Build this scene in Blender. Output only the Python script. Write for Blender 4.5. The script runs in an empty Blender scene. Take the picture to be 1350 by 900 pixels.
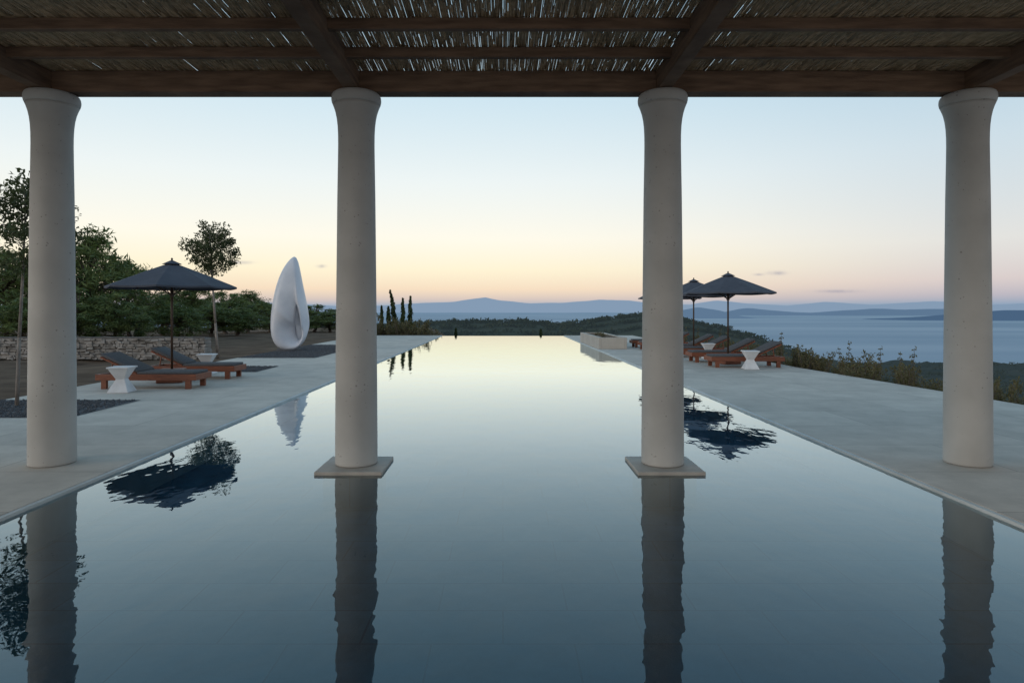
import bpy, math, random
import numpy as np
from mathutils import Vector, Matrix, noise
random.seed(7); rng = np.random.default_rng(5)
S = bpy.context.scene; C = S.collection
F = 850.0; HX, HY, CH = 663.0, 409.0, 1.5
def sr(r, g, b, a=1):
    f = lambda c: (c/255/12.92) if c/255 <= .04045 else ((c/255+.055)/1.055)**2.4
    return (f(r), f(g), f(b), a)
# ------------------------------------------------------------ mesh helper
class MB:
    def __init__(s): s.v = []; s.f = []
    def add(s, vs, fs):
        o = len(s.v); s.v += [tuple(p) for p in vs]; s.f += [tuple(i+o for i in f) for f in fs]
    def box(s, c, d, rot=None, top=1.0):
        vs = []
        for z in (-.5, .5):
            k = top if z > 0 else 1
            for x, y in ((-.5, -.5), (.5, -.5), (.5, .5), (-.5, .5)):
                p = Vector((x*d[0]*k, y*d[1]*k, z*d[2]))
                if rot: p = rot @ p
                vs.append(p+Vector(c))
        s.add(vs, [(3, 2, 1, 0), (4, 5, 6, 7), (0, 1, 5, 4), (1, 2, 6, 5), (2, 3, 7, 6), (3, 0, 4, 7)])
    def tube(s, p0, p1, r0, r1=None, n=8, caps=True):
        r1 = r0 if r1 is None else r1
        p0 = Vector(p0); p1 = Vector(p1); d = (p1-p0).normalized()
        a = d.cross(Vector((0, 0, 1)) if abs(d.z) < .9 else Vector((1, 0, 0))).normalized(); b = d.cross(a)
        vs = []
        for p, r in ((p0, r0), (p1, r1)):
            for i in range(n):
                t = 2*math.pi*i/n; vs.append(p+a*r*math.cos(t)+b*r*math.sin(t))
        fs = [(i, (i+1) % n, n+(i+1) % n, n+i) for i in range(n)]
        if caps: fs += [tuple(range(n))[::-1], tuple(range(n, 2*n))]
        s.add(vs, fs)
    def lathe(s, prof, n=48, c=(0, 0, 0), caps=True):
        vs = []
        for r, z in prof:
            for i in range(n):
                t = 2*math.pi*i/n; vs.append((c[0]+r*math.cos(t), c[1]+r*math.sin(t), c[2]+z))
        fs = []
        for j in range(len(prof)-1):
            for i in range(n):
                fs.append((j*n+i, j*n+(i+1) % n, (j+1)*n+(i+1) % n, (j+1)*n+i))
        if caps: fs += [tuple(range(n))[::-1], tuple(range((len(prof)-1)*n, len(prof)*n))]
        s.add(vs, fs)
    def prism(s, pts, z0, z1):
        n = len(pts)
        vs = [(x, y, z0) for x, y in pts]+[(x, y, z1) for x, y in pts]
        fs = [tuple(range(n))[::-1], tuple(range(n, 2*n))]+[(i, (i+1) % n, n+(i+1) % n, n+i) for i in range(n)]
        s.add(vs, fs)
    def leaves(s, c, rad, n, size, flat=.0, squash=1.0, up=0.0, wid=.4):
        c = Vector(c)
        for _ in range(n):
            while True:
                p = Vector((random.uniform(-1, 1), random.uniform(-1, 1), random.uniform(-1, 1)))
                if p.length < 1: break
            p = Vector((p.x*rad, p.y*rad, p.z*rad*squash))+c
            d = Vector((random.gauss(0, 1), random.gauss(0, 1), random.gauss(0, 1)*(1-flat)+up)).normalized()
            e = d.cross(Vector((random.gauss(0, 1), random.gauss(0, 1), random.gauss(0, 1)))).normalized()
            l = size*random.uniform(.6, 1.3); w = l*random.uniform(.75, 1.25)*wid
            o = len(s.v)
            s.v += [tuple(p-d*l*.5), tuple(p+e*w*.5), tuple(p+d*l*.5), tuple(p-e*w*.5)]
            s.f.append((o, o+1, o+2, o+3))
    def build(s, name, mat, parent=None, smooth=False, bevel=0, auto=None):
        m = bpy.data.meshes.new(name); m.from_pydata(s.v, [], s.f); m.update()
        o = bpy.data.objects.new(name, m); C.objects.link(o); m.materials.append(mat)
        if parent: o.parent = parent
        if smooth: m.polygons.foreach_set('use_smooth', [True]*len(m.polygons))
        if bevel:
            b = o.modifiers.new('bevel', 'BEVEL'); b.width = bevel; b.segments = 2; b.limit_method = 'ANGLE'
        return o
def tag(o, label=None, cat=None, group=None, kind=None):
    if label: o['label'] = label
    if cat: o['category'] = cat
    if group: o['group'] = group
    if kind: o['kind'] = kind
    return o
def thing(name, loc, label, cat, group=None, rz=0, sc=1):
    o = bpy.data.objects.new(name, None); C.objects.link(o); o.location = loc; o.rotation_euler = (0, 0, rz); o.scale = (sc,)*3
    o.empty_display_size = .1
    return tag(o, label, cat, group)
def dup(root, loc, label, rz=0, sc=None, group=None):
    r = root.copy(); C.objects.link(r); r.location = loc; r.rotation_euler = (0, 0, rz)
    if sc: r.scale = sc if hasattr(sc, '__len__') else (sc,)*3
    r['label'] = label
    if group: r['group'] = group
    for ch in list(root.children):
        c = ch.copy(); C.objects.link(c); c.parent = r
        for g in list(ch.children):
            d = g.copy(); C.objects.link(d); d.parent = c
    return r
# ------------------------------------------------------------ materials
def mat(name, c1, c2=None, scale=4, rough=.7, bump=0, bscale=30, spec=.3, detail=6, stretch=None, metal=0):
    m = bpy.data.materials.new(name); m.use_nodes = True; nt = m.node_tree; N = nt.nodes; L = nt.links
    b = N['Principled BSDF']; b.inputs['Roughness'].default_value = rough; b.inputs['Metallic'].default_value = metal
    b.inputs['Specular IOR Level'].default_value = spec
    tc = N.new('ShaderNodeTexCoord'); mp = N.new('ShaderNodeMapping'); L.new(tc.outputs['Object'], mp.inputs['Vector'])
    if stretch: mp.inputs['Scale'].default_value = stretch
    n = N.new('ShaderNodeTexNoise'); n.inputs['Scale'].default_value = scale; n.inputs['Detail'].default_value = detail
    L.new(mp.outputs[0], n.inputs['Vector'])
    r = N.new('ShaderNodeValToRGB'); r.color_ramp.elements[0].position = .3; r.color_ramp.elements[1].position = .7
    r.color_ramp.elements[0].color = c1 if len(c1) == 4 else (*c1, 1); c2 = c2 or c1
    r.color_ramp.elements[1].color = c2 if len(c2) == 4 else (*c2, 1)
    L.new(n.outputs['Fac'], r.inputs['Fac']); L.new(r.outputs[0], b.inputs['Base Color'])
    if bump:
        n2 = N.new('ShaderNodeTexNoise'); n2.inputs['Scale'].default_value = bscale; n2.inputs['Detail'].default_value = 5
        L.new(mp.outputs[0], n2.inputs['Vector'])
        bp = N.new('ShaderNodeBump'); bp.inputs['Strength'].default_value = bump; bp.inputs['Distance'].default_value = .02
        L.new(n2.outputs['Fac'], bp.inputs['Height']); L.new(bp.outputs[0], b.inputs['Normal'])
    return m
def leafmat(name, a, b, scale=1.2, tl=.25, tcol=None):
    m = mat(name, a, b, scale=scale, rough=.6, spec=.25, detail=3)
    nt = m.node_tree; N = nt.nodes; L = nt.links
    p = N['Principled BSDF']; t = N.new('ShaderNodeBsdfTranslucent'); t.inputs['Color'].default_value = tcol or (b[0]*1.3, b[1]*1.4, b[2], 1)
    mx = N.new('ShaderNodeMixShader'); mx.inputs[0].default_value = tl
    L.new(p.outputs[0], mx.inputs[1]); L.new(t.outputs[0], mx.inputs[2]); L.new(mx.outputs[0], N['Material Output'].inputs['Surface'])
    return m
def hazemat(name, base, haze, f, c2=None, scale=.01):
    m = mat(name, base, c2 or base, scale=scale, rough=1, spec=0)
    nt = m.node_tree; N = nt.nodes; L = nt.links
    e = N.new('ShaderNodeEmission'); e.inputs['Color'].default_value = haze  # aerial haze painted in as an even glow over the ground colour
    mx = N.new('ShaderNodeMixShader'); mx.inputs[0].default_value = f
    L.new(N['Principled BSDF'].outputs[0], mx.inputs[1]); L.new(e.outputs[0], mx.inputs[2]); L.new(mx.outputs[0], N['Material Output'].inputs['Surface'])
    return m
def tilemat(name, c1, c2, mortar, w, h, msize, rough, bump=.15, off=.5, spec=.3, nscale=2.5, lo=.78, hi=1.18):
    m = bpy.data.materials.new(name); m.use_nodes = True; nt = m.node_tree; N = nt.nodes; L = nt.links
    b = N['Principled BSDF']; b.inputs['Roughness'].default_value = rough; b.inputs['Specular IOR Level'].default_value = spec
    tc = N.new('ShaderNodeTexCoord'); br = N.new('ShaderNodeTexBrick'); L.new(tc.outputs['Object'], br.inputs['Vector'])
    br.inputs['Scale'].default_value = 1; br.inputs['Brick Width'].default_value = w; br.inputs['Row Height'].default_value = h
    br.inputs['Mortar Size'].default_value = msize; br.offset = off; br.inputs['Mortar Smooth'].default_value = .3
    br.inputs['Color1'].default_value = c1; br.inputs['Color2'].default_value = c2; br.inputs['Mortar'].default_value = mortar
    n = N.new('ShaderNodeTexNoise'); n.inputs['Scale'].default_value = nscale; n.inputs['Detail'].default_value = 10; n.inputs['Roughness'].default_value = .7
    L.new(tc.outputs['Object'], n.inputs['Vector'])
    mr = N.new('ShaderNodeMapRange'); mr.inputs[1].default_value = .3; mr.inputs[2].default_value = .7; mr.inputs[3].default_value = lo; mr.inputs[4].default_value = hi
    L.new(n.outputs['Fac'], mr.inputs[0])
    mx = N.new('ShaderNodeMix'); mx.data_type = 'RGBA'; mx.blend_type = 'MULTIPLY'; mx.inputs[0].default_value = 1
    L.new(br.outputs['Color'], mx.inputs[6]); L.new(mr.outputs[0], mx.inputs[7]); L.new(mx.outputs[2], b.inputs['Base Color'])
    n2 = N.new('ShaderNodeTexNoise'); n2.inputs['Scale'].default_value = 60; L.new(tc.outputs['Object'], n2.inputs['Vector'])
    bp = N.new('ShaderNodeBump'); bp.inputs['Strength'].default_value = bump; bp.inputs['Distance'].default_value = .01
    L.new(n2.outputs['Fac'], bp.inputs['Height']); L.new(bp.outputs[0], b.inputs['Normal'])
    return m
def concrete(name, c1, c2):
    m = mat(name, c1, c2, scale=2.2, rough=.8, spec=.2, detail=9)
    nt = m.node_tree; N = nt.nodes; L = nt.links; b = N['Principled BSDF']
    tc = N.new('ShaderNodeTexCoord'); v = N.new('ShaderNodeTexVoronoi'); v.inputs['Scale'].default_value = 24; v.inputs['Randomness'].default_value = 1
    L.new(tc.outputs['Object'], v.inputs['Vector'])
    n = N.new('ShaderNodeTexNoise'); n.inputs['Scale'].default_value = 9; L.new(tc.outputs['Object'], n.inputs['Vector'])
    th = N.new('ShaderNodeMapRange'); th.inputs[1].default_value = .44; th.inputs[2].default_value = .74; th.inputs[3].default_value = .0; th.inputs[4].default_value = .26
    L.new(n.outputs['Fac'], th.inputs[0])
    lt = N.new('ShaderNodeMath'); lt.operation = 'LESS_THAN'; L.new(v.outputs['Distance'], lt.inputs[0]); L.new(th.outputs[0], lt.inputs[1])
    src = b.inputs['Base Color'].links[0].from_socket
    mx = N.new('ShaderNodeMix'); mx.data_type = 'RGBA'; mx.blend_type = 'MULTIPLY'
    ml = N.new('ShaderNodeMath'); ml.operation = 'MULTIPLY'; ml.inputs[1].default_value = .45; L.new(lt.outputs[0], ml.inputs[0])
    L.new(ml.outputs[0], mx.inputs[0]); L.new(src, mx.inputs[6]); mx.inputs[7].default_value = (.25, .22, .2, 1)
    L.new(mx.outputs[2], b.inputs['Base Color'])
    bp = N.new('ShaderNodeBump'); bp.inputs['Strength'].default_value = .35; bp.inputs['Distance'].default_value = .008; bp.invert = True
    L.new(lt.outputs[0], bp.inputs['Height']); L.new(bp.outputs[0], b.inputs['Normal'])
    return m
M = {}
M['column'] = concrete('column_concrete', (.355, .355, .338), (.445, .445, .425))
M['plinth'] = mat('plinth_stone', (.31, .295, .265), (.41, .39, .35), scale=6, rough=.6, bump=.1)
M['beam'] = mat('beam_wood', (.10, .062, .040), (.205, .132, .085), scale=3, rough=.75, bump=.3, bscale=20, stretch=(1, 1, 8))
M['reed'] = leafmat('reed', (.37, .275, .175), (.66, .51, .34), 18, .25, (.50, .35, .19, 1))
M['deck'] = tilemat('deck_stone', (.42, .388, .34, 1), (.505, .465, .405, 1), (.29, .265, .23, 1), 2.4, 1.2, .007, .7, lo=.80, hi=1.14, nscale=1.7)
M['floor'] = tilemat('pool_slate', (.018, .088, .130, 1), (.030, .118, .168, 1), (.010, .050, .078, 1), .8, .4, .007, .6, lo=.64, hi=1.32, nscale=2.6)
M['poolwall'] = mat('pool_wall_stone', (.42, .46, .46), (.52, .56, .56), scale=4, rough=.6)
M['soil'] = mat('soil', (.065, .042, .028), (.15, .105, .072), scale=1.1, rough=1, bump=.6, bscale=9, spec=.1)
M['gravel'] = mat('gravel', (.045, .047, .052), (.13, .135, .145), scale=45, rough=.9, bump=1, bscale=40)
M['stone'] = mat('rubble_stone', (.14, .135, .125), (.33, .315, .295), scale=3.5, rough=.9, bump=.5, bscale=14)
M['mortar'] = mat('wall_mortar', (.08, .075, .07), (.13, .12, .11), scale=8, rough=1)
M['ashlar'] = tilemat('planter_stone', (.40, .37, .325, 1), (.44, .41, .36, 1), (.31, .285, .25, 1), .9, .25, .006, .8, lo=.9, hi=1.08)
M['teak'] = mat('teak', (.125, .040, .022), (.225, .074, .036), scale=6, rough=.5, stretch=(1, 8, 8), spec=.4)
M['cushion'] = mat('cushion_fabric', (.070, .072, .078), (.10, .102, .108), scale=30, rough=.95, bump=.2, bscale=120)
M['canopy'] = mat('canopy_fabric', (.050, .057, .074), (.070, .078, .097), scale=3, rough=.9, bump=.1)
M['pole'] = mat('pole_wood', (.04, .025, .018), (.07, .045, .03), scale=10, rough=.5)
M['white'] = mat('white_concrete', (.53, .54, .55), (.64, .65, .66), scale=5, rough=.7)
M['marble'] = mat('white_marble', (.46, .50, .56), (.61, .64, .69), scale=1.5, rough=.35, detail=10)
M['bark'] = mat('bark', (.07, .055, .045), (.16, .13, .11), scale=9, rough=1, bump=.6)
M['palebark'] = mat('pale_bark', (.15, .13, .115), (.27, .24, .21), scale=9, rough=1, bump=.5)
M['leaf'] = leafmat('olive_leaf', (.028, .038, .018), (.075, .09, .04), 2)
M['pine'] = leafmat('pine_needles', (.034, .064, .024), (.175, .22, .08), .9, .22, (.16, .22, .06, 1))
M['cyp'] = mat('cypress_needles', (.020, .038, .016), (.055, .08, .03), scale=1.5, rough=.6, spec=.2, detail=3)
M['shrub'] = leafmat('shrub_leaf', (.052, .052, .026), (.165, .14, .07), 2)
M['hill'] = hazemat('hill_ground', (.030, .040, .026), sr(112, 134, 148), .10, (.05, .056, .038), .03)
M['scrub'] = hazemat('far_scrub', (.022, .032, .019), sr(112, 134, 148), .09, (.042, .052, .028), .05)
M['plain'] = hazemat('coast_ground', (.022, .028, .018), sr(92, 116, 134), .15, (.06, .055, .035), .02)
# ------------------------------------------------------------ world sky
W = bpy.data.worlds.new('World'); S.world = W; W.use_nodes = True
nt = W.node_tree; N = nt.nodes; L = nt.links
for n in list(N): N.remove(n)
out = N.new('ShaderNodeOutputWorld'); bg = N.new('ShaderNodeBackground'); L.new(bg.outputs[0], out.inputs[0])
tc = N.new('ShaderNodeTexCoord'); sp = N.new('ShaderNodeSeparateXYZ'); L.new(tc.outputs['Generated'], sp.inputs[0])
def mth(op, a, b=None, c=None, clamp=False):
    n = N.new('ShaderNodeMath'); n.operation = op; n.use_clamp = clamp
    for i, x in enumerate((a, b, c)):
        if x is None: continue
        if isinstance(x, (int, float)): n.inputs[i].default_value = x
        else: L.new(x, n.inputs[i])
    return n.outputs[0]
X, Y, Z = sp.outputs
t = mth('SQRT', mth('MAXIMUM', Z, 0))
def ramp(stops):
    r = N.new('ShaderNodeValToRGB'); e = r.color_ramp.elements
    e[0].position = stops[0][0]; e[0].color = sr(*stops[0][1]); e[1].position = stops[-1][0]; e[1].color = sr(*stops[-1][1])
    for p, c in stops[1:-1]:
        k = e.new(p); k.color = sr(*c)
    L.new(t, r.inputs[0]); return r.outputs[0]
def cmix(f, a, b, blend='MIX'):
    n = N.new('ShaderNodeMix'); n.data_type = 'RGBA'; n.blend_type = blend
    for s_, x in ((0, f), (6, a), (7, b)):
        if isinstance(x, (int, float, tuple)): n.inputs[s_].default_value = x
        else: L.new(x, n.inputs[s_])
    return n.outputs[2]
def sstep(x, a, b):
    n = N.new('ShaderNodeMapRange'); n.interpolation_type = 'SMOOTHSTEP'; n.inputs[1].default_value = a; n.inputs[2].default_value = b; L.new(x, n.inputs[0]); return n.outputs[0]
front = ramp([(0, (142, 166, 190)), (.085, (160, 174, 192)), (.13, (214, 198, 190)), (.18, (246, 222, 194)), (.25, (255, 243, 212)), (.33, (255, 250, 234)), (.44, (238, 245, 244)), (.56, (208, 230, 241)), (.70, (162, 203, 227)), (.85, (124, 172, 206)), (1, (110, 156, 192))])
side = ramp([(0, (124, 150, 178)), (.09, (142, 162, 186)), (.14, (184, 180, 192)), (.20, (214, 202, 202)), (.30, (224, 223, 220)), (.46, (204, 220, 229)), (.56, (182, 210, 227)), (.70, (150, 188, 216)), (.85, (124, 168, 200)), (1, (110, 156, 192))])
back = ramp([(0, (206, 198, 194)), (.3, (236, 228, 222)), (.6, (226, 224, 224)), (.85, (158, 186, 208)), (1, (110, 156, 192))])  # unseen sky behind the camera, brightened and warmed to fill columns and pergola
dot = mth('ADD', mth('MULTIPLY', X, -.32), mth('MULTIPLY', Y, .947))
col = cmix(sstep(dot, .50, .98), side, front)
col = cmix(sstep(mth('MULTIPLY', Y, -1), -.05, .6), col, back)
# small evening clouds
Yp = mth('MAXIMUM', Y, .05); u = mth('DIVIDE', X, Yp); w = mth('DIVIDE', Z, Yp)
nz = N.new('ShaderNodeTexNoise'); nz.inputs['Scale'].default_value = 90; nz.inputs['Detail'].default_value = 4; L.new(tc.outputs['Generated'], nz.inputs['Vector'])
tot = None
for px, py, sx, sy in ((316, 346, 15, 2.2), (424, 351, 6, 2.2), (1024, 360, 11, 2.5), (1000, 362, 6, 1.5), (1105, 384, 26, 2)):
    a = mth('POWER', mth('MULTIPLY', mth('SUBTRACT', u, (px-HX)/F), F/sx), 2)
    b = mth('POWER', mth('MULTIPLY', mth('SUBTRACT', w, (HY-py)/F), F/sy), 2)
    g = mth('POWER', 2.718, mth('MULTIPLY', mth('ADD', a, b), -1))
    tot = g if tot is None else mth('ADD', tot, g)
cl = mth('MULTIPLY', tot, mth('MULTIPLY', nz.outputs['Fac'], 1.3), clamp=True)
col = cmix(mth('MULTIPLY', cl, .7), col, sr(150, 150, 170))
sky = N.new('ShaderNodeTexSky'); sky.sky_type = 'NISHITA'; sky.sun_disc = False
sky.sun_elevation = math.radians(14); sky.sun_rotation = math.radians(-115)
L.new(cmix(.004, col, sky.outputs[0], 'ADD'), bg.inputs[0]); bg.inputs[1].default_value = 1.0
# last light from the left
sun = bpy.data.lights.new('sun', 'SUN'); sun.energy = .85; sun.angle = math.radians(25); sun.color = (1, .88, .76)
so = bpy.data.objects.new('sun', sun); C.objects.link(so)
dv = Vector((math.cos(math.radians(14))*math.sin(math.radians(-115)), math.cos(math.radians(14))*math.cos(math.radians(-115)), math.sin(math.radians(14))))
so.rotation_euler = (-dv).to_track_quat('-Z', 'Y').to_euler()
# ------------------------------------------------------------ camera
cam = bpy.data.cameras.new('camera'); co = bpy.data.objects.new('camera', cam); C.objects.link(co)
co.location = (0, 0, CH); co.rotation_euler = (math.radians(90), 0, 0)
cam.sensor_width = 36; cam.lens = F/1350*36; cam.shift_x = 12/1350; cam.shift_y = -41/1350; cam.clip_start = .05; cam.clip_end = 200000
S.camera = co
S.view_settings.view_transform = 'Standard'; S.view_settings.look = 'None'; S.view_settings.exposure = 0
# ------------------------------------------------------------ pool
PW = 3.64; PE = 38.6; WZ = -.03
m = MB(); m.add([(-PW, -4, WZ), (PW, -4, WZ), (PW, PE, WZ), (-PW, PE, WZ)], [(0, 1, 2, 3)])
wm = bpy.data.materials.new('pool_water'); wm.use_nodes = True; nt = wm.node_tree; N = nt.nodes; L = nt.links
for n in list(N): N.remove(n)
out = N.new('ShaderNodeOutputMaterial'); mx = N.new('ShaderNodeMixShader'); L.new(mx.outputs[0], out.inputs[0])
fr = N.new('ShaderNodeFresnel'); fr.inputs['IOR'].default_value = 1.33
fm = N.new('ShaderNodeMath'); fm.operation = 'MULTIPLY'; fm.inputs[1].default_value = 1.75; L.new(fr.outputs[0], fm.inputs[0])
fn = N.new('ShaderNodeMath'); fn.operation = 'MINIMUM'; fn.inputs[1].default_value = .98; L.new(fm.outputs[0], fn.inputs[0])
tr = N.new('ShaderNodeBsdfTransparent'); tr.inputs[0].default_value = (.74, .94, 1.0, 1)
gl = N.new('ShaderNodeBsdfGlossy'); gl.inputs['Roughness'].default_value = .0; gl.inputs['Color'].default_value = (.88, .975, 1, 1)
tc = N.new('ShaderNodeTexCoord'); mp = N.new('ShaderNodeMapping'); mp.inputs['Scale'].default_value = (1, .55, 1); L.new(tc.outputs['Object'], mp.inputs[0])
n1 = N.new('ShaderNodeTexNoise'); n1.inputs['Scale'].default_value = 2.8; n1.inputs['Detail'].default_value = 3; n1.inputs['Roughness'].default_value = .5; L.new(mp.outputs[0], n1.inputs[0])
bp = N.new('ShaderNodeBump'); bp.inputs['Strength'].default_value = .42; bp.inputs['Distance'].default_value = .012
L.new(n1.outputs['Fac'], bp.inputs['Height']); L.new(bp.outputs[0], gl.inputs['Normal'])
L.new(fn.outputs[0], mx.inputs[0]); L.new(tr.outputs[0], mx.inputs[1]); L.new(gl.outputs[0], mx.inputs[2])
tag(m.build('pool_water', wm), 'still dark water of the long infinity pool mirroring the evening sky', 'water', kind='structure')
m = MB(); m.add([(-PW, -4, -.36), (PW, -4, -.36), (PW, PE, -.36), (-PW, PE, -.36)], [(0, 1, 2, 3)])
tag(m.build('pool_floor', M['floor']), 'dark slate tiles on the bottom of the pool', 'pool floor', kind='structure')
for s, nm in ((-1, 'left'), (1, 'right')):
    m = MB(); m.box((s*(PW+.02), (PE-4)/2, -.22), (.04, PE+4, .43))
    tag(m.build('pool_wall', M['poolwall']), f'submerged stone side wall of the pool on the {nm}', 'pool wall', kind='structure')
m = MB(); m.box((0, PE+.06, -.35), (2*PW+.3, .12, .58))
tag(m.build('pool_wall', M['floor']), 'infinity edge wall at the far end of the pool', 'pool wall', kind='structure')
# ------------------------------------------------------------ decks
m = MB(); m.prism([(PW+.042, -4), (9.2, -4), (8.75, 6), (8.3, 10), (7.75, 17), (7.75, PE), (PW+.042, PE)], -.5, 0)
tag(m.build('stone_deck', M['deck'], bevel=.008), 'pale stone deck along the right side of the pool', 'deck', kind='structure')
m = MB(); m.prism([(-PW-.042, -4), (-PW-.042, PE), (-8.4, PE), (-8.4, 10.8), (-16, 10.8), (-16, -4)][::-1], -.5, 0)
tag(m.build('stone_deck', M['deck'], bevel=.008), 'pale stone deck along the left side of the pool', 'deck', kind='structure')
def gravel(x0, x1, y0, y1, n, label):
    m = MB(); m.add([(x0, y0, .006), (x1, y0, .006), (x1, y1, .006), (x0, y1, .006)], [(0, 1, 2, 3)])
    for _ in range(n):
        x = random.uniform(x0+.03, x1-.03); y = random.uniform(y0+.03, y1-.03); r = random.uniform(.010, .026)
        a = random.random()*3; R = Matrix.Rotation(a, 3, 'Z') @ Matrix.Rotation(random.random(), 3, 'X')
        vs = [R @ Vector(p)*r+Vector((x, y, .01)) for p in ((1, 0, 0), (0, .8, 0), (-1.1, 0, 0), (0, -.9, 0), (0, 0, .8), (0, 0, -.6))]
        m.add(vs, [(0, 1, 4), (1, 2, 4), (2, 3, 4), (3, 0, 4), (1, 0, 5), (2, 1, 5), (3, 2, 5), (0, 3, 5)])
    tag(m.build('gravel_bed', M['gravel']), label, 'gravel', kind='stuff')
gravel(-15.8, -6.05, 9.0, 10.78, 9000, 'dark gravel bed in front of the left sun loungers')
gravel(-8.38, -6.0, 15.7, 17.3, 2500, 'narrow dark gravel strip behind the left sun loungers')
gravel(-8.38, -5.9, 20.3, 28, 6000, 'dark gravel bed around the white sculpture')
# ------------------------------------------------------------ ground
def ss(a, b, x):
    t = min(1, max(0, (x-a)/(b-a))); return t*t*(3-2*t)
def gz(x, y):
    z = -.04
    if -8.3 < x < 7.6 and y < 38.7: z = -.9
    if -15.5 < x < 9 and y < 10.5: z = -.9
    if x > 8.0: z = min(z, -.12-(x-8)*.20-max(0, x-10)*.30)
    if y > 38.7: z -= .5*ss(-9, -4, x)+(y-38.7)*.11*ss(-14, 0, x)+(y-38.7)*.02
    z += noise.noise(Vector((x*.35, y*.35, 0)))*.10-.06 if (x < -8.5 or y > 39.5) else 0
    return z
m = MB(); xs = np.concatenate([np.arange(-95, -20, 3), np.arange(-20, 20, .5), np.arange(20, 48, 2)]); ys = np.concatenate([np.arange(-6, 45, .5), np.arange(45, 120, 3)])
nx = len(xs); vs = [(x, y, gz(x, y)) for y in ys for x in xs]
m.add(vs, [(j*nx+i, j*nx+i+1, (j+1)*nx+i+1, (j+1)*nx+i) for j in range(len(ys)-1) for i in range(nx-1)])
tag(m.build('ground', M['soil'], smooth=True), 'brown earth around the terrace', 'ground', kind='structure')
R_ = [45, 60, 100, 200, 400, 800, 1200, 1400, 2200, 2600]
zr = [-8, -11, -17, -30, -48, -75, -96, -106, -118, -124]; zl = [-1.5, -2, -4, -8, -18, -45, -72, -84, -112, -120]
def hz(px, r):
    k = 1-ss(480, 820, px)
    a = np.interp(math.log(r), np.log(R_), zr); b = np.interp(math.log(r), np.log(R_), zl)
    x = (px-HX)/F*r
    return a*(1-k)+b*k+noise.fractal(Vector((x*.012, r*.012, 3)), 1, 2, 4)*min(5, r*.012)
m = MB(); pxs = np.arange(-500, 1900, 14); rs = np.geomspace(45, 2600, 60); nx = len(pxs)
m.add([((p-HX)/F*r, r, hz(p, r)) for r in rs for p in pxs], [(j*nx+i, j*nx+i+1, (j+1)*nx+i+1, (j+1)*nx+i) for j in range(len(rs)-1) for i in range(nx-1)])
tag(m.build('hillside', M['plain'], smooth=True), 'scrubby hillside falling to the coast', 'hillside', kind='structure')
def ridge(name, label, yc, prof, zfoot, matl, depth=.35, rough=1.0, fs=.02, step=6, surf=None):
    px0, px1 = prof[0][0], prof[-1][0]; P = np.arange(px0, px1+1, step); V = np.linspace(-1, 1, 17); nx = len(P)
    vs = []
    for v in V:
        for p in P:
            y0 = np.interp(p, [a for a, _ in prof], [b for _, b in prof])
            zc = CH-(y0-HY)*yc/F
            yy = yc*(1+depth*v); k = max(0, math.cos(v*math.pi/2))**.8
            xx = (p-HX)/F*yc
            nn = noise.fractal(Vector((xx*fs, yy*fs, 7)), 1, 2, 5)*rough
            vs.append((xx, yy, zfoot+(zc-zfoot)*k+nn*(.3+.7*k)))
    m = MB(); m.add(vs, [(j*nx+i, j*nx+i+1, (j+1)*nx+i+1, (j+1)*nx+i) for j in range(len(V)-1) for i in range(nx-1)])
    if surf is not None: surf += [v for v in vs if v[1] <= yc*1.08]
    return tag(m.build(name, matl, smooth=True), label, 'hill', kind='structure')
pts1, pts2 = [], []
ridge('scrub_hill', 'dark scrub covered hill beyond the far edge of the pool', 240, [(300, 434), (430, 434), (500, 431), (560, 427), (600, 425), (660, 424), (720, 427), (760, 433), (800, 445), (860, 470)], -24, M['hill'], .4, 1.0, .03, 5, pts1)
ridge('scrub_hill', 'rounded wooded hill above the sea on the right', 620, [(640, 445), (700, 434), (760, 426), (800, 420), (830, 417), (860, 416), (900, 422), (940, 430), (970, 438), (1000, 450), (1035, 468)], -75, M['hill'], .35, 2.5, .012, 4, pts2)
def scrub(pts, n, size, label, leaf=1.0, q=16):
    m = MB()
    for _ in range(n):
        p = random.choice(pts); s = size*random.uniform(.5, 1.3)
        m.leaves((p[0]+random.uniform(-3, 3)*size/3, p[1]+random.uniform(-4, 4), p[2]+s*.25), s, q, s*.75*leaf, squash=.55)
    tag(m.build('scrub_wood', M['scrub']), label, 'scrub', kind='stuff')
scrub(pts1, 2600, 1.7, 'far scrub wood on the hill beyond the pool')
scrub(pts2, 2000, 3.6, 'far scrub wood on the rounded hill by the sea')
ph = [((p-HX)/F*r, r, hz(p, r)) for r in np.geomspace(60, 1200, 80) for p in np.arange(900, 1500, 6)]
scrub(ph, 5200, 2.8, 'far scrub dotted over the coastal slope', q=12)
m = MB(); m.add([(-150000, 700, -100), (150000, 700, -100), (150000, 150000, -100), (-150000, 150000, -100)], [(0, 1, 2, 3)])
sm = bpy.data.materials.new('sea_water'); sm.use_nodes = True; nt = sm.node_tree; N = nt.nodes; L = nt.links
b = N['Principled BSDF']; b.inputs['Base Color'].default_value = (.03, .07, .11, 1); b.inputs['Roughness'].default_value = .45; b.inputs['Specular IOR Level'].default_value = .25
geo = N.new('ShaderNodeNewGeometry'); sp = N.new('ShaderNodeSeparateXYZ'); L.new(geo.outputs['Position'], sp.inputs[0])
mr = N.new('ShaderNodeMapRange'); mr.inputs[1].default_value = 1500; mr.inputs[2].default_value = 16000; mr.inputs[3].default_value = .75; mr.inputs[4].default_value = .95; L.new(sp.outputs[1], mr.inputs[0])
e = N.new('ShaderNodeEmission')  # sea haze painted as blue glow, mixed in more with distance
tcs = N.new('ShaderNodeTexNoise'); tcs.inputs['Scale'].default_value = .0011; tcs.inputs['Detail'].default_value = 4
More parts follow.
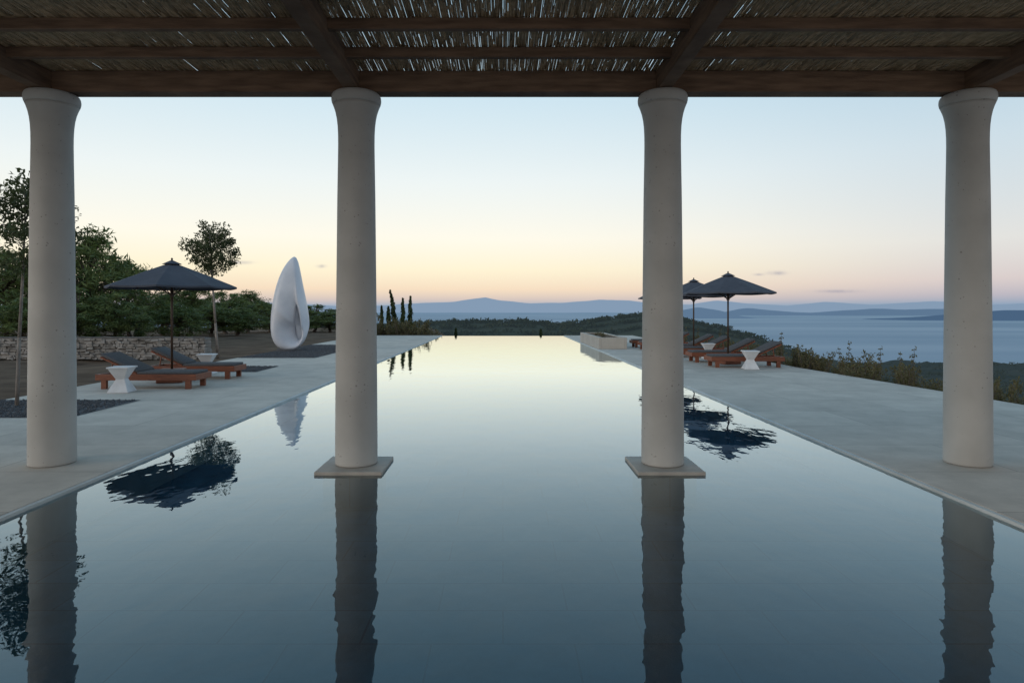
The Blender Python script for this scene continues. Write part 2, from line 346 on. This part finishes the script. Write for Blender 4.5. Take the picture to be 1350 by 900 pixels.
mpp = N.new('ShaderNodeMapping'); mpp.inputs['Scale'].default_value = (.4, 1.4, 1); L.new(geo.outputs['Position'], mpp.inputs[0]); L.new(mpp.outputs[0], tcs.inputs[0])
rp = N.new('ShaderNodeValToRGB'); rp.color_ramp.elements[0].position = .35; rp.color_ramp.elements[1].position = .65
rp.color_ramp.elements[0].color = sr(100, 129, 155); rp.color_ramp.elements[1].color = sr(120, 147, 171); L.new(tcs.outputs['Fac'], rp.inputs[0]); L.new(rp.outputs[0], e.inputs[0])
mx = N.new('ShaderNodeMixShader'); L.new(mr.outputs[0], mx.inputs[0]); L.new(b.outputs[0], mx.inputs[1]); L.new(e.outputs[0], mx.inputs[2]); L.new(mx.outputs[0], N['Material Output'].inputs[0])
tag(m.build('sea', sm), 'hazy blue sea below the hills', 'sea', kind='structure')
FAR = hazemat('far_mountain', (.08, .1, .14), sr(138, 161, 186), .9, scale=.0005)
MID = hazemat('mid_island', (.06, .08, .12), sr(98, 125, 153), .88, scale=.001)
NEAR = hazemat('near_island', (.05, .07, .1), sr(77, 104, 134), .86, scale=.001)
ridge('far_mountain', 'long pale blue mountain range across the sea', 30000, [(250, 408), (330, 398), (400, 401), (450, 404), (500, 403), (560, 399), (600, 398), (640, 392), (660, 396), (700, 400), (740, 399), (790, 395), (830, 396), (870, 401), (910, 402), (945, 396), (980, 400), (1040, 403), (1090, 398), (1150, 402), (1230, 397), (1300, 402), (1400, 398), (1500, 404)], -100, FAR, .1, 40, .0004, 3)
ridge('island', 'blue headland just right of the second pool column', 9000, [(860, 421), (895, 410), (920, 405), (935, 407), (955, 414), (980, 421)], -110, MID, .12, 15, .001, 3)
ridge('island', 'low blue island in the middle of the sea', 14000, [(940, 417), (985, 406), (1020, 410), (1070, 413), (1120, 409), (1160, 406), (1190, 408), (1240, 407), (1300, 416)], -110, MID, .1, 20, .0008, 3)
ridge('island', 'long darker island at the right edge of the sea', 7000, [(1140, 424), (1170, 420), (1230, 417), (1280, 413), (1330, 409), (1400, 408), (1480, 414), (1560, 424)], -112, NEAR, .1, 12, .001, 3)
# ------------------------------------------------------------ columns
CY = 6.34
prof = [(.197, 0), (.203, .006), (.204, .02), (.203, .3), (.200, .8), (.195, 1.4), (.189, 2.0), (.183, 2.6), (.177, 2.95), (.175, 3.12), (.176, 3.22), (.180, 3.30), (.188, 3.37), (.200, 3.43), (.214, 3.475), (.226, 3.505)]
cap = [(.2262, 3.5055), (.234, 3.524), (.239, 3.545), (.240, 3.565), (.237, 3.588), (.229, 3.606), (.216, 3.616), (.198, 3.619)]
mshaft = MB(); mshaft.lathe(prof, 64); mcap = MB(); mcap.lathe(cap, 64)
labs = ['leftmost smooth concrete column standing on the left deck', 'left of the two columns standing in the pool on a square plinth', 'right of the two columns standing in the pool on a square plinth', 'rightmost smooth concrete column standing on the right deck']
shm = cpm = None
for i, x in enumerate((-4.43, -1.44, 1.57, 4.57)):
    t = thing('column', (x, CY, .002), labs[i], 'column', 'columns holding up the pergola', rz=i*1.3)
    if shm is None:
        shm = mshaft.build('shaft', M['column'], t, True); cpm = mcap.build('capital', M['column'], t, True)
    else:
        for o in (shm, cpm):
            c = o.copy(); C.objects.link(c); c.parent = t
    if i in (1, 2):
        t.rotation_euler = (0, 0, 0)
        p = MB(); p.box((0, -.03, -.024), (.63, .65, .044)); p.build('plinth', M['plinth'], t, bevel=.006)
        p = MB(); p.box((0, -.03, -.2), (.5, .5, .3)); p.build('pier', M['floor'], t)
# ------------------------------------------------------------ pergola
pg = thing('pergola_roof', (0, CY, 3.62), 'dark timber pergola with a split reed mat roof over the pool', 'pergola')
RY0 = 1.9
def loc(x, y, z): return (x, y-CY, z-3.62)
p = MB(); p.box(loc(0, 6.35, 3.725), (17, .17, .205)); p.build('front_beam', M['beam'], pg, bevel=.006)
for x in (-7.43, -4.43, -1.44, 1.57, 4.57, 7.57):
    p = MB(); p.box(loc(x-.02, (6.262+RY0)/2, 3.722), (.13, 6.262-RY0, .2)); p.build('rafter', M['beam'], pg, bevel=.006)
for y in (5.72, 5.15, 4.58, 4.0, 3.43, 2.85, 2.28):
    p = MB(); p.box(loc(0, y, 3.779), (17, .06, .09)); p.build('purlin', M['beam'], pg, bevel=.004)
p = MB()
x = -8.3
while x < 8.3:
    y = RY0-random.random()*.3
    while y < 6.6:
        l = random.uniform(.5, 1.4); y2 = min(y+l, 6.66)
        r = random.uniform(.0056, .0074); j = lambda: random.gauss(0, .0014)
        zz = 3.836+random.uniform(0, .006); xm = (x+j()); xe = x+j()
        p.tube(loc(xm, y, zz), loc(xe, y2, zz+random.uniform(-.002, .002)), r, r*random.uniform(.84, 1), 6)
        y = y2+random.uniform(.0, .012)
    x += .0130
x = -8.3
while x < 8.3:
    y = RY0-random.random()*.3
    while y < 6.6:
        l = random.uniform(.12, .45); y2 = min(y+l, 6.64); r = random.uniform(.006, .0090); j = lambda: random.gauss(0, .005)
        if random.random() < .82: p.tube(loc(x+j(), y, 3.862), loc(x+j(), y2, 3.862+random.uniform(-.003, .003)), r, r*.85, 5)
        y = y2
    x += .0172
p.build('reed_mat', M['reed'], pg, True)
# ------------------------------------------------------------ sun loungers
def make_lounger(loc_, label, rz=0):
    t = thing('sun_lounger', loc_, label, 'sun lounger', 'teak sun loungers set out beside the pool', rz)
    f = MB()
    for s in (-1, 1): f.box((0, s*.31, .222), (1.92, .05, .116))
    for x in (-.935, .935): f.box((x, 0, .222), (.05, .568, .116))
    for k in range(9): f.box((-.1+k*.119, 0, .258), (.08, .565, .02))
    f.build('frame', M['teak'], t, bevel=.005)
    for x in (-.80, .80):
        for s in (-1, 1):
            g = MB(); g.box((x, s*.30, .0815), (.10, .066, .162)); g.build('leg', M['teak'], t, bevel=.004)
    a = math.radians(25); R = Matrix.Rotation(a, 3, 'Y')
    g = MB(); piv = Vector((-.2, 0, .28))
    for s in (-1, 1): g.box(piv+R @ Vector((-.38, s*.27, .0)), (.76, .04, .03), R)
    for k in range(6): g.box(piv+R @ Vector((-.06-.13*k, 0, .018)), (.08, .54, .014), R)
    g.build('backrest', M['teak'], t, bevel=.003)
    g = MB(); g.box((.36, 0, .300), (1.1, .60, .054)); g.build('seat_cushion', M['cushion'], t, True, bevel=.02)
    g = MB(); g.box(piv+R @ Vector((-.385, 0, .056)), (.79, .60, .054), R); g.build('back_cushion', M['cushion'], t, True, bevel=.02)
    for s in (-1, 1):
        g = MB(); g.tube((-.72, s*.24, .27), (-.68, s*.24, .475), .014); g.build('prop', M['teak'], t)
    return t
def make_umbrella(loc_, label):
    t = thing('parasol', loc_, label, 'parasol', 'charcoal parasols between the loungers', rz=.26)
    g = MB(); g.box((0, 0, .14), (.5, .5, .27), top=.94); g.build('base', M['teak'], t, bevel=.01)
    g = MB(); g.tube((0, 0, .278), (0, 0, 2.5), .024, n=16); g.build('pole', M['pole'], t, True)
    n = 8; Rr = 1.27; z0, z1 = 1.99, 2.50
    vs = []; fs = []; K = 8
    for k in range(K+1):
        r = Rr*k/K
        for i in range(n*4):
            a = 2*math.pi*i/(n*4); q = (i % 4)/4
            rr = r*math.cos(math.pi/n)/math.cos((q-.5)*2*math.pi/n)
            sag = -.03*math.sin(math.pi*q)*(k/K)
            vs.append((rr*math.cos(a), rr*math.sin(a), z1-(z1-z0)*(k/K)**1.06+sag*.6))
    m_ = n*4
    for k in range(K):
        for i in range(m_): fs.append((k*m_+i, k*m_+(i+1) % m_, (k+1)*m_+(i+1) % m_, (k+1)*m_+i))
    o = len(vs); vs += [(x, y, z-.035) for x, y, z in vs[K*m_:(K+1)*m_]]
    fs += [(K*m_+i, K*m_+(i+1) % m_, o+(i+1) % m_, o+i) for i in range(m_)]
    g = MB(); g.add(vs, fs); g.build('canopy', M['canopy'], t)
    g = MB(); vs = [(0, 0, 2.555)]+[(.2*math.cos(2*math.pi*i/n), .2*math.sin(2*math.pi*i/n), 2.462) for i in range(n)]
    g.add(vs, [(0, i+1, (i+1) % n+1) for i in range(n)]); g.build('vent_cap', M['canopy'], t)
    g = MB(); g.lathe([(.012, 2.54), (.02, 2.56), (.022, 2.575), (.013, 2.59), (.003, 2.60)], 12); g.build('finial', M['pole'], t, True)
    g = MB(); g.lathe([(.025, 1.78), (.045, 1.79), (.045, 1.86), (.025, 1.87)], 12); g.build('runner', M['pole'], t, True)
    for i in range(n):
        a = 2*math.pi*i/n; ca, sa = math.cos(a), math.sin(a)
        g = MB(); g.tube((.03*ca, .03*sa, 2.46), (1.25*ca, 1.25*sa, 1.98), .011, n=6); rb = g.build('rib', M['pole'], t)
        g = MB(); g.tube((.04*ca, .04*sa, 1.83), (.63*ca, .63*sa, 2.215), .009, n=6); g.build('strut', M['pole'], rb)
    return t
def make_table(loc_, label, rz=0):
    t = thing('side_table', loc_, label, 'side table', 'white hourglass side tables by the loungers', rz)
    g = MB(); g.box((0, 0, .455), (.38, .38, .025)); g.build('tabletop', M['white'], t, bevel=.004)
    g = MB()
    def sec(w, z): return [(-w, -w, z), (w, -w, z), (w, w, z), (-w, w, z)]
    vs = sec(.18, 0)+sec(.18, .015)+sec(.075, .24)+sec(.175, .442)
    fs = [(3, 2, 1, 0), (12, 13, 14, 15)]+[(k*4+i, k*4+(i+1) % 4, k*4+4+(i+1) % 4, k*4+4+i) for k in range(3) for i in range(4)]
    g.add(vs, fs); g.build('pedestal', M['white'], t, bevel=.004)
    return t
LX = -6.80
lg = make_lounger((LX, 12.6, .002), 'nearest lounger on the left deck, behind the white side table')
dup(lg, (LX-.02, 14.4, .002), 'lounger on the left deck farther from the camera, behind the parasol pole')
um = make_umbrella((-6.93, 13.5, .002), 'large charcoal parasol on the left deck')
tb = make_table((-7.0, 11.85, .002), 'white hourglass side table in front of the nearest left lounger', .1)
dup(tb, (-7.0, 15.25, .002), 'white side table half hidden behind the left loungers', .1)
pos = [(6.42, 17.2, 18.9), (6.36, 20.9, 22.4), (6.2, 24.8, 26.3)]
rl = ['front lounger of the pair under the nearest right parasol', 'rear lounger of the pair under the nearest right parasol', 'front lounger of the pair under the middle right parasol', 'rear lounger of the pair under the middle right parasol', 'front lounger of the pair under the farthest right parasol, partly behind a column', 'rear lounger of the pair under the farthest right parasol, partly behind a column']
k = 0
for rx, a, b in pos:
    for y in (a, b):
        dup(lg, (rx+(0 if y == a else -.02), y, .002), rl[k], math.pi); k += 1
for (x, y), lb in zip(((6.32, 18.1), (6.42, 21.7), (6.6, 25.6)), ('nearest of the charcoal parasols on the right deck', 'middle charcoal parasol on the right deck, just right of a column', 'farthest charcoal parasol on the right deck, mostly hidden by a column')):
    dup(um, (x, y, .002), lb, .26)
for (x, y), lb in zip(((6.33, 16.5), (6.4, 20.1), (6.3, 24.0)), ('white side table in front of the nearest right lounger', 'white side table between the first and second right pairs of loungers', 'white side table between the second and third right pairs of loungers')):
    dup(tb, (x, y, .002), lb, -.1)
# ------------------------------------------------------------ sculpture
def hitpoly(c, d, poly):
    best = None
    for i in range(len(poly)):
        a = Vector(poly[i]); b = Vector(poly[(i+1) % len(poly)]); e = b-a
        den = d.x*e.y-d.y*e.x
        if abs(den) < 1e-9: continue
        q = a-c; tt = (q.x*e.y-q.y*e.x)/den; uu = (q.x*d.y-q.y*d.x)/den
        if tt > 0 and -1e-6 <= uu <= 1+1e-6 and (best is None or tt > best): best = tt
    return best
def cat(poly, n=6):
    o = []; N_ = len(poly); P = [Vector(p) for p in poly]
    for i in range(N_):
        p0, p1, p2, p3 = P[i-1], P[i], P[(i+1) % N_], P[(i+2) % N_]
        for k in range(n):
            t = k/n; o.append(.5*((2*p1)+(p2-p0)*t+(2*p0-5*p1+4*p2-p3)*t*t+(3*p1-p0-3*p2+p3)*t**3))
    return o
sc = 24/850
cv = lambda L_: [((x-382)*sc, (463-y)*sc) for x, y in L_]
outl = cat(cv([(389.5, 338.5), (391.5, 347), (395, 368), (400, 392), (404, 415), (405, 435), (402, 450), (394, 460), (383, 463), (371, 460), (363, 450), (359.5, 435), (359, 415), (361, 395), (365, 375), (372, 356), (382, 342)]))
hole = cat(cv([(393.5, 404), (397.5, 417), (399.5, 432), (398, 444), (394, 449.5), (389.5, 445), (388, 434), (390, 418)]))
hc = Vector(((394.5-382)*sc, (463-434)*sc)); nT, nP = 160, 24
g = MB(); vs = []
for i in range(nT):
    a = 2*math.pi*i/nT; d = Vector((math.cos(a), math.sin(a)))
    ro = hitpoly(hc, d, outl); ri = hitpoly(hc, d, hole); hw = (ro-ri)/2; mid = (ro+ri)/2
    dep = min(.46, .12+hw*.62)*(1-.5*ss(1.2, 3.0, (hc+d*mid).y))
    for j in range(nP):
        b = 2*math.pi*j/nP; p = hc+d*(mid+hw*math.cos(b))
        twist = .24*math.sin(a+.9)*math.cos(b)
        vs.append((p.x, dep*math.sin(b)+twist, p.y))
g.add(vs, [(i*nP+j, i*nP+(j+1) % nP, ((i+1) % nT)*nP+(j+1) % nP, ((i+1) % nT)*nP+j) for i in range(nT) for j in range(nP)])
st = thing('sculpture', (-7.93, 24, .03), 'tall white teardrop sculpture with a shaded hollow, on the gravel', 'sculpture')
so_ = g.build('body', M['marble'], st, True); sb = so_.modifiers.new('sub', 'SUBSURF'); sb.levels = 1; sb.render_levels = 1
g = MB(); nH = 48; ring = []
for i in range(nH):
    a = 2*math.pi*i/nH; d = Vector((math.cos(a), math.sin(a))); ri = hitpoly(hc, d, hole)
    ring.append((a, d, ri))
vs = [(hc.x, .14, hc.y)]+[((hc+d*ri*.55).x, .11+.10*math.sin(a+.9), (hc+d*ri*.55).y) for a, d, ri in ring]+[((hc+d*ri*1.08).x, .02-.2*math.sin(a+.9), (hc+d*ri*1.08).y) for a, d, ri in ring]
g.add(vs, [(0, 1+i, 1+(i+1) % nH) for i in range(nH)]+[(1+i, 1+nH+i, 1+nH+(i+1) % nH, 1+(i+1) % nH) for i in range(nH)])
g.build('hollow', M['marble'], st, True)
g = MB(); g.lathe([(.46, -.025), (.46, .03), (.44, .045)], 40); g.build('base', M['gravel'], st)
# ------------------------------------------------------------ walls
def rubble(x0, x1, y, h, th, label):
    t = thing('stone_wall', ((x0+x1)/2, y, -.1), label, 'wall')
    w = x1-x0; g = MB(); g.box((0, 0, (h+.06)/2), (w-.06, th-.08, h+.06)); g.build('core', M['mortar'], t)
    g = MB(); z = 0
    while z < h+.02:
        rh = random.uniform(.06, .12); x = -w/2
        while x < w/2:
            l = random.uniform(.07, .24); l = min(l, w/2-x+.02)
            hh = rh*random.uniform(.8, 1.12)
            c = Vector((x+l/2, 0, z+rh/2+random.uniform(-.015, .015))); vs = []
            dz = (l-.012, th+random.uniform(-.06, .06), hh-.008)
            for zz in (-.5, .5):
                for xx, yy in ((-.5, -.5), (.5, -.5), (.5, .5), (-.5, .5)):
                    vs.append(c+Vector((xx*dz[0]+random.uniform(-.018, .018), yy*dz[1]+random.uniform(-.02, .02), zz*dz[2]+random.uniform(-.018, .018))))
            g.add(vs, [(3, 2, 1, 0), (4, 5, 6, 7), (0, 1, 5, 4), (1, 2, 6, 5), (2, 3, 7, 6), (3, 0, 4, 7)]); x += l
        z += rh
    g.build('stones', M['stone'], t, bevel=.012)
rubble(-20, -9.7, 21.2, .66, .45, 'low dry stone rubble wall behind the left loungers')
pl = thing('planter', (4.27, 28, .002), 'low square stone planter on the right deck at the pool edge', 'planter')
for c, d in (((0, -2.9, .22), (1.1, .16, .44)), ((0, 2.9, .22), (1.1, .16, .44)), ((-.47, 0, .22), (.16, 5.636, .44)), ((.47, 0, .22), (.16, 5.636, .44))):
    g = MB(); g.box(c, d); g.build('side', M['ashlar'], pl, bevel=.006)
g = MB(); g.box((0, 0, .205), (.776, 5.63, .41)); g.build('soil', M['soil'], pl)
# ------------------------------------------------------------ trees
def tree(loc_, label, h, cw, ch, trunk_r, leaf, n, matl, clumps=26, name='tree', group=None, lean=0, seed=1, bushy=.33, taper=0.0, wid=.4, inner=.35, bark='bark'):
    random.seed(seed)
    t = thing(name, loc_, label, 'tree', group)
    g = MB(); zc = h-ch/2; base = h-ch
    p = [Vector((0, 0, -.15)), Vector((lean*.3, 0, max(.2, base*.5))), Vector((lean*.6, .02, max(.5, base))), Vector((lean, 0, h*.93))]
    rr = [trunk_r*1.25, trunk_r, trunk_r*.8, trunk_r*.2]
    for i in range(3): g.tube(p[i], p[i+1], rr[i], rr[i+1], 8)
    cs = []
    for k in range(clumps):
        while True:
            q = Vector((random.uniform(-1, 1), random.uniform(-1, 1), random.uniform(-1, 1)))
            if inner < q.length < 1: break
        tp = 1-taper*max(-.3, q.z)
        c = Vector((q.x*cw/2*.85*tp+lean*.8, q.y*cw/2*.85*tp, zc+q.z*ch/2*.9)); cs.append(c)
        s = p[2].lerp(p[3], max(0, min(.9, (c.z-base)/(ch)*.7)))
        g.tube(s, c, trunk_r*.3, trunk_r*.08, 5)
    g.build('trunk', M[bark], t, True)
    m = MB()
    for c in cs: m.leaves(c, cw/2*bushy*random.uniform(.5, 1.3), n//clumps, leaf, squash=.85, wid=wid, up=.25)
    m.build('crown', matl, t)
    return t
tree((-7.62, 10.1, 0), 'small leafy tree at the far left beside the leftmost column', 3.6, 1.75, 1.45, .024, .085, 4200, M['leaf'], 28, seed=3, lean=.15, bark='palebark')
tree((-9.45, 21.4, 0), 'slim young tree with a tapering crown behind the left parasol', 4.65, 1.95, 2.5, .042, .10, 5600, M['leaf'], 54, seed=5, lean=-.3, taper=.45, bushy=.30, inner=.2, bark='palebark')
vars_ = [tree((-25, 34, 0), 'x', 6.4, 5.0, 6.2, .14, .36, 6600, M['pine'], 105, 'pine_tree', None, .2, s, b_, tp_, .2, .2) for s, b_, tp_ in ((11, .20, .5), (12, .18, .25), (13, .22, .75))]
def P(px, Yd): return (px-HX)*Yd/F
spec = [(5, 318, 29, 5.0, 'dark pine tree at the left edge behind the leftmost column'), (66, 330, 33, 4.8, 'pine tree showing just right of the leftmost column'), (122, 286, 32, 5.4, 'tallest bushy pine tree left of the parasol'), (172, 334, 36, 4.6, 'rounded pine tree above the left end of the parasol'),
        (150, 382, 28, 3.5, 'low bushy pine tree right behind the stone wall'), (215, 380, 44, 5.4, 'pine tree seen under the left parasol, left of its pole'), (252, 370, 46, 5.2, 'pine tree seen under the left parasol, right of its pole'), (298, 382, 50, 6.0, 'pine tree behind the slim young tree'), (328, 378, 56, 6, 'pine tree right of the slim young tree'),
        (356, 397, 60, 6.4, 'low pine tree just left of the white sculpture'), (414, 400, 62, 6.4, 'low pine tree just right of the white sculpture'), (436, 408, 58, 6, 'low pine tree touching the second column'), (-40, 322, 36, 5.5, 'pine tree cut by the left edge of the picture'), (95, 376, 27, 3.6, 'low green pine tree behind the left part of the stone wall'), (30, 386, 26, 3.4, 'low pine tree behind the stone wall at far left'), (278, 398, 40, 4.4, 'small pine tree between parasol pole and slim tree'), (386, 402, 64, 6.4, 'low pine tree hidden behind the white sculpture'), (232, 396, 36, 4.2, 'low pine tree right behind the left parasol pole'), (312, 402, 42, 4.4, 'low pine tree in front of the belt right of the slim tree')]
random.seed(21)
for i, (px, ty, Yd, w, lb) in enumerate(spec):
    ztop = CH-(ty-HY)*Yd/F; x = P(px, Yd); g0 = gz(x, Yd); h = ztop-g0
    scz = h/6.5; scx = w/5.0; rz = random.random()*6
    if i < 3:
        o = vars_[i]; o.location = (x, Yd, g0); o.scale = (scx, scx, scz); o.rotation_euler.z = rz; o['label'] = lb; o['group'] = 'pine trees behind the left terrace'
    else: dup(vars_[i % 3], (x, Yd, g0), lb, rz, (scx, scx, scz), 'pine trees behind the left terrace')
def cypress(loc_, label, h, r, seed, lean=0):
    random.seed(seed); t = thing('cypress_tree', loc_, label, 'tree', 'slender cypresses beyond the pool')
    g = MB(); g.tube((0, 0, -.3), (0, 0, h*.5), .05, .02, 6); g.build('trunk', M['bark'], t)
    m = MB(); K = 26
    for k in range(K):
        f = (k+.5)/K; rad = r*(min(1, f*6+.35))*(1-f)**.45
        m.leaves((lean*f*f+random.gauss(0, .15)*rad, random.gauss(0, .15)*rad, .25+f*(h-.3)), rad*.9, 70, .15, up=1.6, squash=1.1)
    m.build('crown', M['cyp'], t); return t
for i, (px, ty, Yd, r, ln, lb) in enumerate([(503, 402, 44, .2, 0, 'shortest cypress at the left of the cluster beyond the pool'), (512, 403, 42, .22, .0, 'short cypress second from left in the cluster beyond the pool'), (521, 381, 43, .26, -.35, 'tall leaning cypress in the cluster beyond the pool'), (531, 392, 42, .23, 0, 'straight cypress second from right in the cluster'), (541, 389, 42.5, .25, 0, 'straight cypress at the right of the cluster'), (601, 432, 43, .16, 0, 'tiny cypress tip over the left half of the pool edge'), (713, 433, 43, .16, 0, 'tiny cypress tip over the right half of the pool edge'), (181, 405, 31, .22, 0, 'slim cypress behind the stone wall left of the parasol pole')]):
    x = P(px, Yd); g0 = gz(x, Yd); cypress((x, Yd, g0), lb, CH-(ty-HY)*Yd/F-g0, r, 40+i, ln)
# ------------------------------------------------------------ shrubs
def shrub(h, w, n, seed, leaf, twigs=8):
    random.seed(seed); t = thing('shrub', (0, 0, 0), 'x', 'shrub')
    g = MB(); m = MB()
    for k in range(twigs):
        a = random.random()*6.28; rr = random.uniform(.1, .5)*w; hh = h*random.uniform(.45, 1)
        p1 = (rr*math.cos(a), rr*math.sin(a), hh); g.tube((rr*.2*math.cos(a), rr*.2*math.sin(a), -.1), p1, .008, .003, 5)
        for q in range(6):
            f = .2+.8*q/5; m.leaves((rr*f*math.cos(a), rr*f*math.sin(a), hh*f), w*.15*(1.3-f*.7), n//(twigs*6), leaf, up=.7)
    g.build('stems', M['bark'], t); m.build('foliage', M['shrub'], t); return t
sv = [shrub(.52, .6, 520, 60, .06, 10), shrub(.62, .55, 460, 61, .065, 9), shrub(.85, .45, 330, 62, .065, 7), shrub(.38, .75, 520, 63, .055, 12)]
random.seed(99); used = [False]*4
G = 'shrubs along the outer edge of the right deck'; LB = 'scrubby green shrub in the planting strip along the right deck'
edge = lambda y: np.interp(y, [-4, 6, 10, 17, 39], [9.2, 8.75, 8.3, 7.75, 7.75])
y = 8.2
while y < 34:
    for row in range(4):
        if random.random() < .1: continue
        v = random.choice((0, 0, 1, 1, 2, 3, 3)); x = edge(y)+.35+row*.62+random.uniform(-.25, .3); yy = y+random.uniform(-.4, .4); s = random.uniform(.7, 1.3)
        l = (x, yy, gz(x, yy)-.02)
        if not used[v]:
            o = sv[v]; o.location = l; o.scale = (s,)*3; o['label'] = LB; o['group'] = G; used[v] = True
        else: dup(sv[v], l, LB, random.random()*6, s, G)
    y += .7 if y < 18 else 1.05
GB = 'low bushes beyond the far end of the left deck'
for i in range(24):
    x = random.uniform(-10, -4.3) if i < 14 else random.uniform(-6.2, -4.3); yy = random.uniform(39.3, 42); dup(sv[(0, 1, 3)[i % 3]], (x, yy, gz(x, yy)), 'low bush in the planting beyond the far end of the left deck', random.random()*6, random.uniform(1.8, 2.8), GB)
for i in range(5):
    x = random.uniform(4.05, 4.5); yy = random.uniform(25.8, 30.2); dup(sv[3], (x, yy, .39), 'low green plant growing in the stone planter', random.random()*6, random.uniform(.35, .5), 'plants in the stone planter')
